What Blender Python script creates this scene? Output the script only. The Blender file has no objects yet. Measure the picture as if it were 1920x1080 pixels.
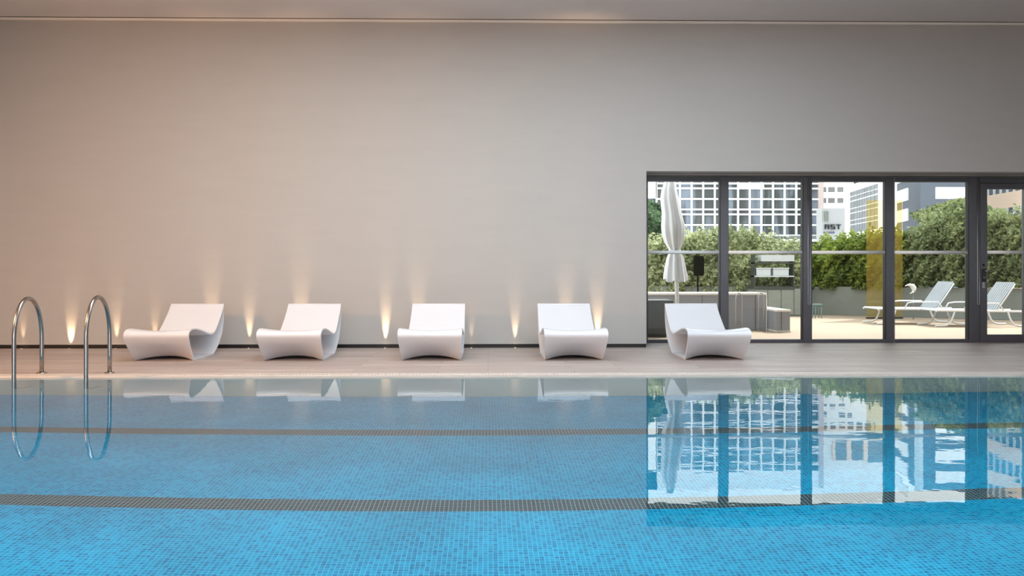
import bpy, bmesh, math, random
from mathutils import Vector, Matrix
random.seed(7)
S = bpy.context.scene
COL = S.collection
TH = math.radians(1.0); F = 1500.0; PX, PY = 941.2, 505.0; H = 1.13
CT, ST = math.cos(TH), math.sin(TH)
EDGE, WALL, GLASS = 8.56, 11.53, 12.28
WATER = -0.02; DEPTH = -1.22; CEIL = 4.72; OPEN = 2.55

def ray(px, py):
    u = (px-PX)/F; v = (PY-py)/F
    return Vector((ST+u*CT, CT-u*ST, v))
def at(px, py, Y):
    d = ray(px, py); t = Y/d.y
    return Vector((d.x*t, Y, H+d.z*t))
def ground(px, py, z=0.0):
    d = ray(px, py); t = (z-H)/d.z
    return Vector((d.x*t, d.y*t, z))
def X(px, Y): return at(px, 500, Y).x
def Zh(px, py, Y): return at(px, py, Y).z

# ------------------------------------------------------------------ materials
def s2l(c):
    return tuple(((x/255)/12.92 if x/255 <= .04045 else (((x/255)+.055)/1.055)**2.4) for x in c)+(1.0,)
MATS = {}
def mat(name, rgb, rough=.5, metal=0.0, noise=0.0, nscale=5.0, bump=0.0, bscale=40.0, emit=None, spec=.5, stretch=(1,1,1)):
    if name in MATS: return MATS[name]
    m = bpy.data.materials.new(name); m.use_nodes = True; MATS[name] = m
    nt = m.node_tree; p = nt.nodes['Principled BSDF']
    c = s2l(rgb)
    p.inputs['Base Color'].default_value = c
    p.inputs['Roughness'].default_value = rough
    p.inputs['Metallic'].default_value = metal
    p.inputs['Specular IOR Level'].default_value = spec
    tc = nt.nodes.new('ShaderNodeTexCoord'); mp = nt.nodes.new('ShaderNodeMapping')
    nt.links.new(tc.outputs['Object'], mp.inputs['Vector']); mp.inputs['Scale'].default_value = stretch
    if noise:
        n = nt.nodes.new('ShaderNodeTexNoise'); n.inputs['Scale'].default_value = nscale; n.inputs['Detail'].default_value = 4
        nt.links.new(mp.outputs[0], n.inputs['Vector'])
        r = nt.nodes.new('ShaderNodeValToRGB')
        r.color_ramp.elements[0].position = .3; r.color_ramp.elements[1].position = .7
        r.color_ramp.elements[0].color = tuple(max(0, v*(1-noise)) for v in c[:3])+(1,)
        r.color_ramp.elements[1].color = tuple(min(1, v*(1+noise)) for v in c[:3])+(1,)
        nt.links.new(n.outputs['Fac'], r.inputs['Fac']); nt.links.new(r.outputs['Color'], p.inputs['Base Color'])
    if bump:
        n2 = nt.nodes.new('ShaderNodeTexNoise'); n2.inputs['Scale'].default_value = bscale; n2.inputs['Detail'].default_value = 3
        nt.links.new(mp.outputs[0], n2.inputs['Vector'])
        b = nt.nodes.new('ShaderNodeBump'); b.inputs['Strength'].default_value = bump; b.inputs['Distance'].default_value = .01
        nt.links.new(n2.outputs['Fac'], b.inputs['Height']); nt.links.new(b.outputs['Normal'], p.inputs['Normal'])
    if emit:
        p.inputs['Emission Color'].default_value = s2l(emit[0]); p.inputs['Emission Strength'].default_value = emit[1]
    return m

m_wall = mat('wall_paint', (184,182,179), .85, noise=.015, nscale=1.5, bump=.08, bscale=18, stretch=(1,1,6), spec=.2)
m_ceil = mat('ceiling_paint', (232,230,230), .8, noise=.02, nscale=1.0, spec=.2)
m_trim = mat('trim_white', (255,252,246), .5, noise=.02)
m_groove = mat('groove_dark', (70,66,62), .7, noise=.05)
m_base = mat('baseboard_black', (14,12,12), .45, noise=.1)
m_frame = mat('frame_anthracite', (86,85,91), .42, noise=.04, nscale=3, metal=.25)
m_seal = mat('seal_black', (16,16,18), .6, noise=.1)
m_alu = mat('brushed_aluminium', (190,190,192), .3, metal=.9, noise=.05)
m_chrome = mat('polished_steel', (165,160,156), .24, metal=1.0, noise=.04, nscale=2)
m_lounge = mat('white_plastic', (224,227,233), .24, noise=.01, nscale=2, bump=.02, bscale=300)
m_poolwall = mat('pool_wall_tile', (44,54,57), .4, noise=.05, nscale=2)
m_coping = mat('coping_white', (250,244,238), .45, noise=.03)
m_slat = mat('grate_white', (180,169,161), .5, noise=.02)
m_gutter = mat('gutter_dark', (70,68,66), .8, noise=.1)
m_umbr = mat('umbrella_fabric', (232,233,238), .85, noise=.03, nscale=4, bump=.15, bscale=12, stretch=(6,6,1))
m_pole = mat('painted_white_metal', (232,234,236), .35, noise=.02)
m_rail = mat('rail_bright_white', (255,255,255), .5, noise=.01)
m_conc = mat('terrace_concrete', (128,134,130), .85, noise=.12, nscale=1.6, bump=.2, bscale=8)
m_terr = mat('terrace_stone', (168,149,130), .7, noise=.05, nscale=1.2)
m_tub = mat('tub_render_grey', (160,160,165), .7, noise=.05, nscale=1.2)
m_slate = mat('planter_slate', (92,96,98), .55, noise=.06)
m_cab = mat('cabinet_grey_green', (136,142,136), .5, noise=.05)
m_cabtop = mat('worktop_dark', (66,72,70), .4, noise=.08)
m_box = mat('box_pale_grey', (196,204,208), .6, noise=.05)
m_sling = mat('sling_pale_grey', (168,176,184), .7, noise=.04)
m_black = mat('box_black', (10,12,8), .7, noise=.2, spec=.1)
m_soil = mat('soil_dark', (60,56,44), .95, noise=.3)
m_bark = mat('bark_brown', (92,84,70), .9, noise=.3, bump=.5)
m_twhite = mat('tower_mullion_white', (232,234,236), .5, noise=.02)
m_pink = mat('pilaster_pink_beige', (196,180,178), .7, noise=.03)
m_white = mat('render_white', (246,246,244), .7, noise=.01)
m_glassd = mat('window_glass_grey', (128,132,136), .25, noise=.15, nscale=.6)
m_darkb = mat('cladding_slate_blue', (80,88,100), .45, noise=.06, nscale=.5)
m_darkb2 = mat('cladding_slate_light', (104,114,126), .4, noise=.1, nscale=.4)
m_peach = mat('cladding_peach', (250,222,196), .7, noise=.02)
m_sign = mat('sign_wall_grey', (150,151,153), .7, noise=.02)
m_letter = mat('letter_black', (34,34,40), .5, noise=.05)
m_teal = mat('stool_teal', (110,140,138), .5, noise=.05)
m_ylamp = mat('lamp_lens', (255,230,190), .3, noise=.01, emit=((255,214,160), 14.0))

def glass_mat(name, tint, refl=1.0):
    m = bpy.data.materials.new(name); m.use_nodes = True; nt = m.node_tree; nt.nodes.clear()
    o = nt.nodes.new('ShaderNodeOutputMaterial'); mx = nt.nodes.new('ShaderNodeMixShader')
    t = nt.nodes.new('ShaderNodeBsdfTransparent'); g = nt.nodes.new('ShaderNodeBsdfGlossy')
    fr = nt.nodes.new('ShaderNodeFresnel'); fr.inputs['IOR'].default_value = 1.45
    mu = nt.nodes.new('ShaderNodeMath'); mu.operation = 'MULTIPLY'; mu.inputs[1].default_value = refl
    t.inputs['Color'].default_value = tint; g.inputs['Roughness'].default_value = 0.0
    nt.links.new(fr.outputs[0], mu.inputs[0]); nt.links.new(mu.outputs[0], mx.inputs[0])
    nt.links.new(t.outputs[0], mx.inputs[1]); nt.links.new(g.outputs[0], mx.inputs[2]); nt.links.new(mx.outputs[0], o.inputs[0])
    return m
m_glass = glass_mat('pane_glass', (.95,.975,.96,1), 1.1)
m_yglass = glass_mat('amber_glass', (1,.94,.74,1), .9)
_nt = m_yglass.node_tree; _d = _nt.nodes.new('ShaderNodeBsdfTranslucent'); _d.inputs[0].default_value = (.75,.50,.02,1)
_e = _nt.nodes.new('ShaderNodeBsdfDiffuse'); _e.inputs[0].default_value = (.75,.50,.02,1)
_m0 = _nt.nodes.new('ShaderNodeMixShader'); _m0.inputs[0].default_value = .5; _nt.links.new(_d.outputs[0], _m0.inputs[1]); _nt.links.new(_e.outputs[0], _m0.inputs[2])
_m1 = _nt.nodes.new('ShaderNodeMixShader'); _m1.inputs[0].default_value = .115
_out = _nt.nodes['Material Output']; _src = _out.inputs[0].links[0].from_socket
_nt.links.new(_src, _m1.inputs[1]); _nt.links.new(_m0.outputs[0], _m1.inputs[2]); _nt.links.new(_m1.outputs[0], _out.inputs[0])
m_screen = glass_mat('screen_glass', (.93,.97,.96,1), 1.2)

def water_mat():
    m = bpy.data.materials.new('pool_water'); m.use_nodes = True; nt = m.node_tree
    p = nt.nodes['Principled BSDF']
    p.inputs['Base Color'].default_value = (.86,.97,1,1); p.inputs['Roughness'].default_value = 0.0
    p.inputs['IOR'].default_value = 1.333; p.inputs['Transmission Weight'].default_value = 1.0
    tc = nt.nodes.new('ShaderNodeTexCoord'); mp = nt.nodes.new('ShaderNodeMapping'); mp.inputs['Scale'].default_value = (1,1.6,1)
    n = nt.nodes.new('ShaderNodeTexNoise'); n.inputs['Scale'].default_value = 2.2; n.inputs['Detail'].default_value = 3
    b = nt.nodes.new('ShaderNodeBump'); b.inputs['Strength'].default_value = 1.0; b.inputs['Distance'].default_value = .0007
    nt.links.new(tc.outputs['Object'], mp.inputs[0]); nt.links.new(mp.outputs[0], n.inputs['Vector'])
    nt.links.new(n.outputs['Fac'], b.inputs['Height']); nt.links.new(b.outputs[0], p.inputs['Normal'])
    return m
m_water = water_mat()

def tile_mat(name, c1, c2, mortar, tile=.028, msize=.0022, patch=.0):
    m = bpy.data.materials.new(name); m.use_nodes = True; nt = m.node_tree; p = nt.nodes['Principled BSDF']
    p.inputs['Roughness'].default_value = .6; p.inputs['Specular IOR Level'].default_value = .15
    tc = nt.nodes.new('ShaderNodeTexCoord')
    br = nt.nodes.new('ShaderNodeTexBrick'); br.offset = 0.0; br.squash = 1.0
    br.inputs['Scale'].default_value = 1.0; br.inputs['Brick Width'].default_value = tile; br.inputs['Row Height'].default_value = tile
    br.inputs['Mortar Size'].default_value = msize; br.inputs['Bias'].default_value = -.2
    br.inputs['Color1'].default_value = s2l(c1); br.inputs['Color2'].default_value = s2l(c2); br.inputs['Mortar'].default_value = s2l(mortar)
    nt.links.new(tc.outputs['Object'], br.inputs['Vector'])
    n = nt.nodes.new('ShaderNodeTexNoise'); n.inputs['Scale'].default_value = 1.3; n.inputs['Detail'].default_value = 4
    nt.links.new(tc.outputs['Object'], n.inputs['Vector'])
    hs = nt.nodes.new('ShaderNodeHueSaturation'); mr = nt.nodes.new('ShaderNodeMapRange')
    mr.inputs['From Min'].default_value = .3; mr.inputs['From Max'].default_value = .7
    mr.inputs['To Min'].default_value = 1-patch; mr.inputs['To Max'].default_value = 1+patch
    nt.links.new(n.outputs['Fac'], mr.inputs['Value']); nt.links.new(mr.outputs[0], hs.inputs['Value'])
    nt.links.new(br.outputs['Color'], hs.inputs['Color']); nt.links.new(hs.outputs[0], p.inputs['Base Color'])
    return m
m_tile = tile_mat('mosaic_blue', (0,128,172), (0,84,130), (50,158,192), patch=.16)
m_tileblk = tile_mat('mosaic_black', (14,19,25), (28,34,41), (110,140,154), msize=.0024)

def deck_mat():
    m = bpy.data.materials.new('deck_planks'); m.use_nodes = True; nt = m.node_tree; p = nt.nodes['Principled BSDF']
    p.inputs['Roughness'].default_value = .5
    tc = nt.nodes.new('ShaderNodeTexCoord'); mp = nt.nodes.new('ShaderNodeMapping')
    mp.inputs['Rotation'].default_value = (0,0,math.radians(0))
    nt.links.new(tc.outputs['Object'], mp.inputs[0])
    br = nt.nodes.new('ShaderNodeTexBrick'); br.offset = .37; br.inputs['Scale'].default_value = 1
    br.inputs['Brick Width'].default_value = 1.5; br.inputs['Row Height'].default_value = .24; br.inputs['Mortar Size'].default_value = .003
    br.inputs['Color1'].default_value = s2l((182,170,164)); br.inputs['Color2'].default_value = s2l((166,153,147)); br.inputs['Mortar'].default_value = s2l((128,112,104))
    nt.links.new(mp.outputs[0], br.inputs['Vector'])
    mp2 = nt.nodes.new('ShaderNodeMapping'); mp2.inputs['Scale'].default_value = (.8,14,1); mp2.inputs['Rotation'].default_value = (0,0,math.radians(7))
    nt.links.new(tc.outputs['Object'], mp2.inputs[0])
    n = nt.nodes.new('ShaderNodeTexNoise'); n.inputs['Scale'].default_value = 1.6; n.inputs['Detail'].default_value = 7; n.inputs['Distortion'].default_value = .6
    nt.links.new(mp2.outputs[0], n.inputs['Vector'])
    hs = nt.nodes.new('ShaderNodeHueSaturation'); mr = nt.nodes.new('ShaderNodeMapRange')
    mr.inputs['From Min'].default_value = .3; mr.inputs['From Max'].default_value = .7; mr.inputs['To Min'].default_value = .82; mr.inputs['To Max'].default_value = 1.18
    nt.links.new(n.outputs['Fac'], mr.inputs['Value']); nt.links.new(mr.outputs[0], hs.inputs['Value'])
    nt.links.new(br.outputs['Color'], hs.inputs['Color']); nt.links.new(hs.outputs[0], p.inputs['Base Color'])
    return m
m_deck = deck_mat()

def reflection_strip_glass():  # pale strips: curtains plus sky reflection painted into the colour
    m = bpy.data.materials.new('glass_reflection_strips'); m.use_nodes = True; nt = m.node_tree; p = nt.nodes['Principled BSDF']
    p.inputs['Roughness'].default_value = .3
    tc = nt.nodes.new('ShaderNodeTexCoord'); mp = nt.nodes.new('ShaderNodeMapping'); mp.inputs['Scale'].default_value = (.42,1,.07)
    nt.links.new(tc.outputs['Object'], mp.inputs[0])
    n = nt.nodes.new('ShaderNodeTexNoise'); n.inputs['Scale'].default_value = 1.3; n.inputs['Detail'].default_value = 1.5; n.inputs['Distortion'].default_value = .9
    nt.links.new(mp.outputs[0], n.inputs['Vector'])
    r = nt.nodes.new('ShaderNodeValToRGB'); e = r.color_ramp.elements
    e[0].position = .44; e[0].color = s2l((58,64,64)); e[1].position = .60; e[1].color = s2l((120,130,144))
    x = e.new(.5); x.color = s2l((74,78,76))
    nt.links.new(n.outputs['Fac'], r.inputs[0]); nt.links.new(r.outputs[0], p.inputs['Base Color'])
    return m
m_reflstrip = reflection_strip_glass()

def leaf_mat(name, a, b):
    m = bpy.data.materials.new(name); m.use_nodes = True; nt = m.node_tree; p = nt.nodes['Principled BSDF']
    p.inputs['Roughness'].default_value = .6
    g = nt.nodes.new('ShaderNodeNewGeometry')
    n = nt.nodes.new('ShaderNodeTexNoise'); n.inputs['Scale'].default_value = 1.1; n.inputs['Detail'].default_value = 5
    tc = nt.nodes.new('ShaderNodeTexCoord'); nt.links.new(tc.outputs['Object'], n.inputs['Vector'])
    ad = nt.nodes.new('ShaderNodeMath'); ad.operation = 'MULTIPLY_ADD'; ad.inputs[1].default_value = .45; 
    nt.links.new(g.outputs['Random Per Island'], ad.inputs[0]); nt.links.new(n.outputs['Fac'], ad.inputs[2])
    mr = nt.nodes.new('ShaderNodeMapRange'); mr.inputs['From Min'].default_value = .45; mr.inputs['From Max'].default_value = 1.0
    nt.links.new(ad.outputs[0], mr.inputs[0])
    r = nt.nodes.new('ShaderNodeValToRGB'); r.color_ramp.elements[0].color = s2l(a); r.color_ramp.elements[1].color = s2l(b)
    nt.links.new(mr.outputs[0], r.inputs[0]); nt.links.new(r.outputs[0], p.inputs['Base Color'])
    tr = nt.nodes.new('ShaderNodeBsdfTranslucent'); nt.links.new(r.outputs[0], tr.inputs[0])
    mx = nt.nodes.new('ShaderNodeMixShader'); mx.inputs[0].default_value = .35
    nt.links.new(p.outputs[0], mx.inputs[1]); nt.links.new(tr.outputs[0], mx.inputs[2])
    nt.links.new(mx.outputs[0], nt.nodes['Material Output'].inputs[0])
    return m
m_leafA = leaf_mat('leaves_haze_pale', (112,126,88), (200,208,162))  # paler: haze reflected in the glass is painted into these leaves
m_leafB = leaf_mat('leaves_fresh_green', (54,76,26), (152,172,70))
m_leafC = leaf_mat('leaves_olive_grey', (80,98,60), (156,166,116))
m_leafD = leaf_mat('leaves_deep_green', (52,84,56), (120,150,110))

# ------------------------------------------------------------------ mesh helpers
class MB:
    def __init__(s): s.v = []; s.f = []; s.mi = []; s.sm = []
    def face(s, idx, mi=0, sm=False): s.f.append(idx); s.mi.append(mi); s.sm.append(sm)
    def quad(s, a, b, c, d, mi=0):
        n = len(s.v); s.v += [tuple(a), tuple(b), tuple(c), tuple(d)]; s.face((n,n+1,n+2,n+3), mi)
    def box(s, x0, x1, y0, y1, z0, z1, mi=0, M=None):
        n = len(s.v)
        P = [(x0,y0,z0),(x1,y0,z0),(x1,y1,z0),(x0,y1,z0),(x0,y0,z1),(x1,y0,z1),(x1,y1,z1),(x0,y1,z1)]
        if M: P = [tuple(M @ Vector(p)) for p in P]
        s.v += P
        for q in ((3,2,1,0),(4,5,6,7),(0,1,5,4),(1,2,6,5),(2,3,7,6),(3,0,4,7)):
            s.face(tuple(n+i for i in q), mi)
    def rev(s, prof, c=(0,0,0), seg=24, sx=1, fn=None, cap=True, mi=0):
        n = len(s.v); k = len(prof)
        for (r, z) in prof:
            for j in range(seg):
                a = 2*math.pi*j/seg; rr = r*(fn(a, z) if fn else 1)
                s.v.append((c[0]+rr*math.cos(a)*sx, c[1]+rr*math.sin(a), c[2]+z))
        for i in range(k-1):
            for j in range(seg):
                s.face((n+i*seg+j, n+i*seg+(j+1)%seg, n+(i+1)*seg+(j+1)%seg, n+(i+1)*seg+j), mi, True)
        if cap:
            s.face(tuple(n+j for j in reversed(range(seg))), mi); s.face(tuple(n+(k-1)*seg+j for j in range(seg)), mi)
    def tube(s, pts, r, seg=12, mi=0):
        pts = [Vector(p) for p in pts]; n = len(s.v); k = len(pts); up = None
        for i, p in enumerate(pts):
            t = (pts[min(i+1,k-1)]-pts[max(i-1,0)]).normalized()
            if up is None: up = t.orthogonal().normalized()
            up = (up - t*up.dot(t)).normalized(); w = t.cross(up)
            for j in range(seg):
                a = 2*math.pi*j/seg; s.v.append(tuple(p+(up*math.cos(a)+w*math.sin(a))*r))
        for i in range(k-1):
            for j in range(seg):
                s.face((n+i*seg+j, n+i*seg+(j+1)%seg, n+(i+1)*seg+(j+1)%seg, n+(i+1)*seg+j), mi, True)
        s.face(tuple(n+j for j in reversed(range(seg))), mi); s.face(tuple(n+(k-1)*seg+j for j in range(seg)), mi)
    def build(s, name, mats, parent=None, bevel=0, loc=None):
        me = bpy.data.meshes.new(name); me.from_pydata(s.v, [], s.f)
        if not isinstance(mats, (list, tuple)): mats = [mats]
        for m in mats: me.materials.append(m)
        me.polygons.foreach_set('material_index', s.mi); me.polygons.foreach_set('use_smooth', s.sm); me.update()
        if loc:
            me.transform(Matrix.Translation(-Vector(loc)))
        o = bpy.data.objects.new(name, me); COL.objects.link(o)
        if loc: o.location = loc
        if parent:
            o.parent = parent
            o.location = Vector((0,0,0)) if parent.parent else (Vector(loc)-parent.location if loc else -parent.location)
        if bevel:
            b = o.modifiers.new('bevel', 'BEVEL'); b.width = bevel; b.segments = 2; b.limit_method = 'ANGLE'
        return o
def tag(o, label=None, cat=None, group=None, kind=None):
    if label: o['label'] = label
    if cat: o['category'] = cat
    if group: o['group'] = group
    if kind: o['kind'] = kind
    return o
def empty(name, loc):
    o = bpy.data.objects.new(name, None); COL.objects.link(o); o.location = loc; o.empty_display_size = .2; return o
def structure(o, label, cat): return tag(o, label, cat, kind='structure')

# ------------------------------------------------------------------ room shell
XL, XR, YB = -9.2, 14.5, -4.0
OX0 = X(1212, WALL); OX1 = 9.2
m = MB(); m.box(XL, OX0, WALL, GLASS+.12, 0.054, CEIL+.35); m.box(OX0, OX1, WALL, GLASS+.12, OPEN, CEIL+.35); m.box(OX1, XR, WALL, GLASS+.12, 0.054, CEIL+.35)
structure(m.build('wall_back', m_wall), 'plain pale warm grey wall behind the white loungers, opening to the glazed doors at right', 'wall')
m = MB(); m.box(XL, OX0-.004, WALL+.012, GLASS+.1, 0, .054); m.box(OX1, XR, WALL+.012, GLASS+.1, 0, .054)
structure(m.build('baseboard_back', m_base), 'black recessed baseboard strip along the foot of the grey wall', 'baseboard')
m = MB(); m.box(XL-.2, XL, YB, GLASS, -.2, CEIL)
structure(m.build('wall_left', m_wall), 'left side wall of the pool hall', 'wall')
m = MB(); m.box(XR, XR+.2, YB, GLASS, -.2, CEIL)
structure(m.build('wall_right', m_wall), 'right side wall of the pool hall', 'wall')
WX0, WX1, WZ = -5.5, 5.2, 2.75
m = MB(); m.box(XL, WX0, YB-.25, YB, -.2, CEIL); m.box(WX1, XR, YB-.25, YB, -.2, CEIL); m.box(WX0, WX1, YB-.25, YB, WZ, CEIL)
structure(m.build('wall_front', m_wall), 'wall behind the camera with a long opening added to let in light', 'wall')
m = MB(); m.box(XL-.2, XR+.2, YB-.25, GLASS+.12, CEIL, CEIL+.3)
structure(m.build('ceiling', m_ceil), 'smooth pale ceiling of the pool hall', 'ceiling')
m = MB(); m.box(XL, XR, .6, .85, 2.65, CEIL)  # added to cut the rear light off the upper grey wall
structure(m.build('wall_light_baffle', m_wall), 'unseen drop wall added near the camera to dim the upper wall', 'wall')
m = MB(); m.box(XL, XR, WALL-.03, WALL, CEIL-.035, CEIL)
structure(m.build('trim_1', m_trim), 'slim white cove trim where the grey wall meets the ceiling', 'trim')
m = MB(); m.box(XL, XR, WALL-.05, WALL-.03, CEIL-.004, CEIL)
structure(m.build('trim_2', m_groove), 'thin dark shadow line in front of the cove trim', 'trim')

GR = .13
m = MB(); m.box(XL, XR, EDGE+GR, GLASS+.06, -.12, 0); m.box(XL, XR, YB, 1.5, -.12, 0)
structure(m.build('floor', m_deck), 'wood look plank deck in greyish brown beside the pool', 'floor')
PX0, PX1, PY0 = -8.9, 14.2, 1.5
m = MB()
lanes = [(5.04,5.24),(6.84,7.04)]
ys = [PY0, 5.04, 5.24, 6.84, 7.04, EDGE]
for i in range(5):
    m.quad((PX0,ys[i],DEPTH),(PX1,ys[i],DEPTH),(PX1,ys[i+1],DEPTH),(PX0,ys[i+1],DEPTH), 1 if i in (1,3) else 0)
structure(m.build('pool_floor', [m_tile, m_tileblk]), 'blue mosaic pool floor with two dark lane lines under the water', 'pool floor')
m = MB(); m.box(PX0-.2, PX1+.2, EDGE, EDGE+.1, DEPTH, -.034); m.box(PX0-.2, PX1+.2, PY0-.2, PY0, DEPTH, -.12)
m.box(PX0-.2, PX0, PY0, EDGE, DEPTH, 0); m.box(PX1, PX1+.2, PY0, EDGE, DEPTH, 0)
structure(m.build('pool_wall', m_poolwall), 'pale grey tiled side of the pool below the waterline', 'pool wall')
m = MB(); m.quad((PX0,PY0,WATER),(PX1,PY0,WATER),(PX1,EDGE,WATER),(PX0,EDGE,WATER))
structure(m.build('water', m_water), 'calm clear pool water reflecting the loungers and glazed doors', 'water')
# overflow grating
g = empty('overflow_grating', (0, EDGE, 0))
tag(g, 'white slatted overflow grating along the far pool edge', 'grating')
m = MB(); m.box(PX0, XR, EDGE+.02, EDGE+GR, -.03, -.022)
m.build('gutter', m_gutter, g)
m = MB(); m.box(PX0, XR, EDGE, EDGE+.03, -.03, .001); m.box(PX0, XR, EDGE+GR-.018, EDGE+GR, -.022, .002)
m.build('edge_strip', m_coping, g)
m = MB(); x = PX0
while x < XR:
    m.box(x, x+.026, EDGE+.03, EDGE+GR-.018, -.016, 0); x += .037
m.build('slat', m_slat, g)['kind'] = 'stuff'

# ------------------------------------------------------------------ window wall
def zz(px, py): return Zh(px, py, GLASS)
ztop = zz(1500, 341); zbot = zz(1500, 636)
def bars(name, rects, parent, mt, y0=GLASS-.05, y1=GLASS+.05, bev=.003):
    for (a,b,c,d) in rects:
        m = MB(); m.box(a,b,y0,y1,c,d)
        o = m.build(name, mt, parent, bevel=bev)
    return o
def cord(px, parent):
    a, b, z = X(px-1.9, GLASS), X(px+1.9, GLASS), zz(px, 571); y = GLASS-.066
    m = MB(); m.tube([(a,y,OPEN-.01),(a,y,z+.02),((a+b)/2,y,z),(b,y,z+.02),(b,y,OPEN-.01)], .0045, 6); m.build('cord', m_alu, parent)
def pane(name, label, pl, pr, cat='window', rod=None, dark=None):
    xl, xr = X(pl, GLASS), X(pr, GLASS)
    w = empty(name, ((xl+xr)/2, GLASS, 0)); structure(w, label, cat)
    return w, xl, xr
panes = [(1213,1349),(1363.5,1503.7),(1519.3,1658.4),(1674,1813.5)]
mull = [(1204,1213),(1349,1363.5),(1503.7,1519.3),(1658.4,1674),(1813.5,1833)]
names = ['first pane beside the grey wall, showing the closed white umbrella', 'second pane, with the grey steps and white boxes beyond',
         'third pane, with the lettered sign building beyond', 'fourth pane, with white slatted sunbeds beyond']
for i, (a, b) in enumerate(panes):
    w, xl, xr = pane('window_%d' % (i+1), 'anthracite framed glass, ' + names[i], a, b)
    la, lb = X(mull[i+1][0], GLASS), X(mull[i+1][1], GLASS)
    rects = [(la, lb, 0, OPEN)]
    if i == 0: rects.append((OX0-.05, xl, 0, OPEN))
    bars('mullion', rects, w, m_frame, GLASS-.06, GLASS+.06)
    bars('top_rail', [(xl, xr, ztop, OPEN)], w, m_frame)
    bars('bottom_rail', [(xl, xr, 0, zbot)], w, m_frame)
    bars('seal', [(xr-.012, xr, zbot, ztop), (xl, xl+.006, zbot, ztop)], w, m_seal, GLASS-.052, GLASS+.03, 0)
    bars('glass_pane', [(xl, xr, zbot, ztop)], w, m_glass, GLASS, GLASS+.001, 0)
    m = MB(); m.tube([(xl+.001, GLASS-.04, Zh(1500,473.2,GLASS-.04)), (xr-.022, GLASS-.04, Zh(1500,473.2,GLASS-.04))], .026, 16); o = m.build('handrail', m_rail, w); o['label'] = 'white horizontal rail'
    if i in (1,):
        cord(1514, w)
    if i == 2:
        bars('joint', [(X(1672.5,GLASS), X(1673.5,GLASS), 0, OPEN)], w, m_alu, GLASS-.064, GLASS-.06, 0)
    if i == 3:
        cord(1829.8, w)
# soffit track
m = MB(); m.box(OX0, OX1, GLASS-.22, GLASS-.19, OPEN-.012, OPEN); m.box(OX0, OX1, GLASS-.5, GLASS-.49, OPEN-.006, OPEN)
structure(m.build('trim_3', m_groove), 'dark track lines in the soffit above the glazed doors', 'trim')
# door
xl, xr = X(1833, GLASS), X(1940, GLASS)
d = empty('door_1', ((xl+xr)/2, GLASS, 0)); structure(d, 'anthracite glazed door with lever handle at the right end', 'door')
gx0, gx1 = X(1845.5, GLASS), X(1918, GLASS); gz0, gz1 = zz(1880,627), zz(1880,355); dt = zz(1880,345)
bars('door_frame', [(xl, gx0, 0, dt), (gx1, xr, 0, dt), (gx0, gx1, 0, gz0), (gx0, gx1, gz1, dt)], d, m_frame, GLASS-.075, GLASS+.03)
bars('top_rail', [(xl, xr, dt+.012, OPEN)], d, m_frame)
bars('seal', [(xl-.006, xl+.003, 0, OPEN), (xl, xr, dt, dt+.012)], d, m_seal, GLASS-.06, GLASS+.03, 0)
bars('glass_pane', [(gx0, gx1, gz0, gz1)], d, m_glass, GLASS, GLASS+.001, 0)
m = MB(); m.tube([(gx0, GLASS-.04, Zh(1880,473,GLASS-.04)), (gx1, GLASS-.04, Zh(1880,473,GLASS-.04))], .026, 16); m.build('handrail', m_rail, d)['label'] = 'white horizontal rail'
hx = X(1838.5, GLASS)
hp = bars('lock_plate', [(hx-.035, hx+.035, zz(1838,529), zz(1838,504))], d, m_seal, GLASS-.083, GLASS-.075)
m = MB(); m.tube([(hx, GLASS-.08, zz(1838,508)), (hx, GLASS-.13, zz(1838,508)), (hx+.03, GLASS-.135, zz(1838,508)), (hx+.13, GLASS-.135, zz(1838,508.5))], .010)
m.build('lever', m_chrome, hp)
m = MB(); m.rev([(.0,0),(.022,0),(.022,.012),(.0,.012)], seg=16)
o = MB(); o.tube([(hx, GLASS-.10, zz(1838,520)), (hx, GLASS-.075, zz(1838,520))], .02); o.build('lock_cylinder', m_chrome, hp)
bars('hinge_plate', [(hx-.018, hx+.02, zz(1838,540), zz(1838,528.5))], d, m_alu, GLASS-.085, GLASS-.075)
o = MB(); o.tube([(hx, GLASS-.082, zz(1838,497)), (hx, GLASS-.074, zz(1838,497))], .017); o.build('keyhole', m_black, d)
# right of door: another frame post and fixed pane out of frame
w = empty('window_5', (OX1-.3, GLASS, 0)); structure(w, 'glass pane past the door at the right end', 'window')
bars('window_frame', [(xr, xr+.12, 0, OPEN), (OX1-.1, OX1, 0, OPEN), (xr, OX1, ztop, OPEN), (xr, OX1, 0, zbot)], w, m_frame)
bars('glass_pane', [(xr+.12, OX1-.1, zbot, ztop)], w, m_glass, GLASS, GLASS+.001, 0)
# canopy added out of view, blocks sun from reaching the indoor deck
m = MB(); m.box(OX0-1, OX1+2, GLASS+.12, 13.6, 2.84, 3.0)
structure(m.build('sun_block_canopy', m_conc), 'unseen shallow canopy added outside to keep sun off the deck', 'canopy')

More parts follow.
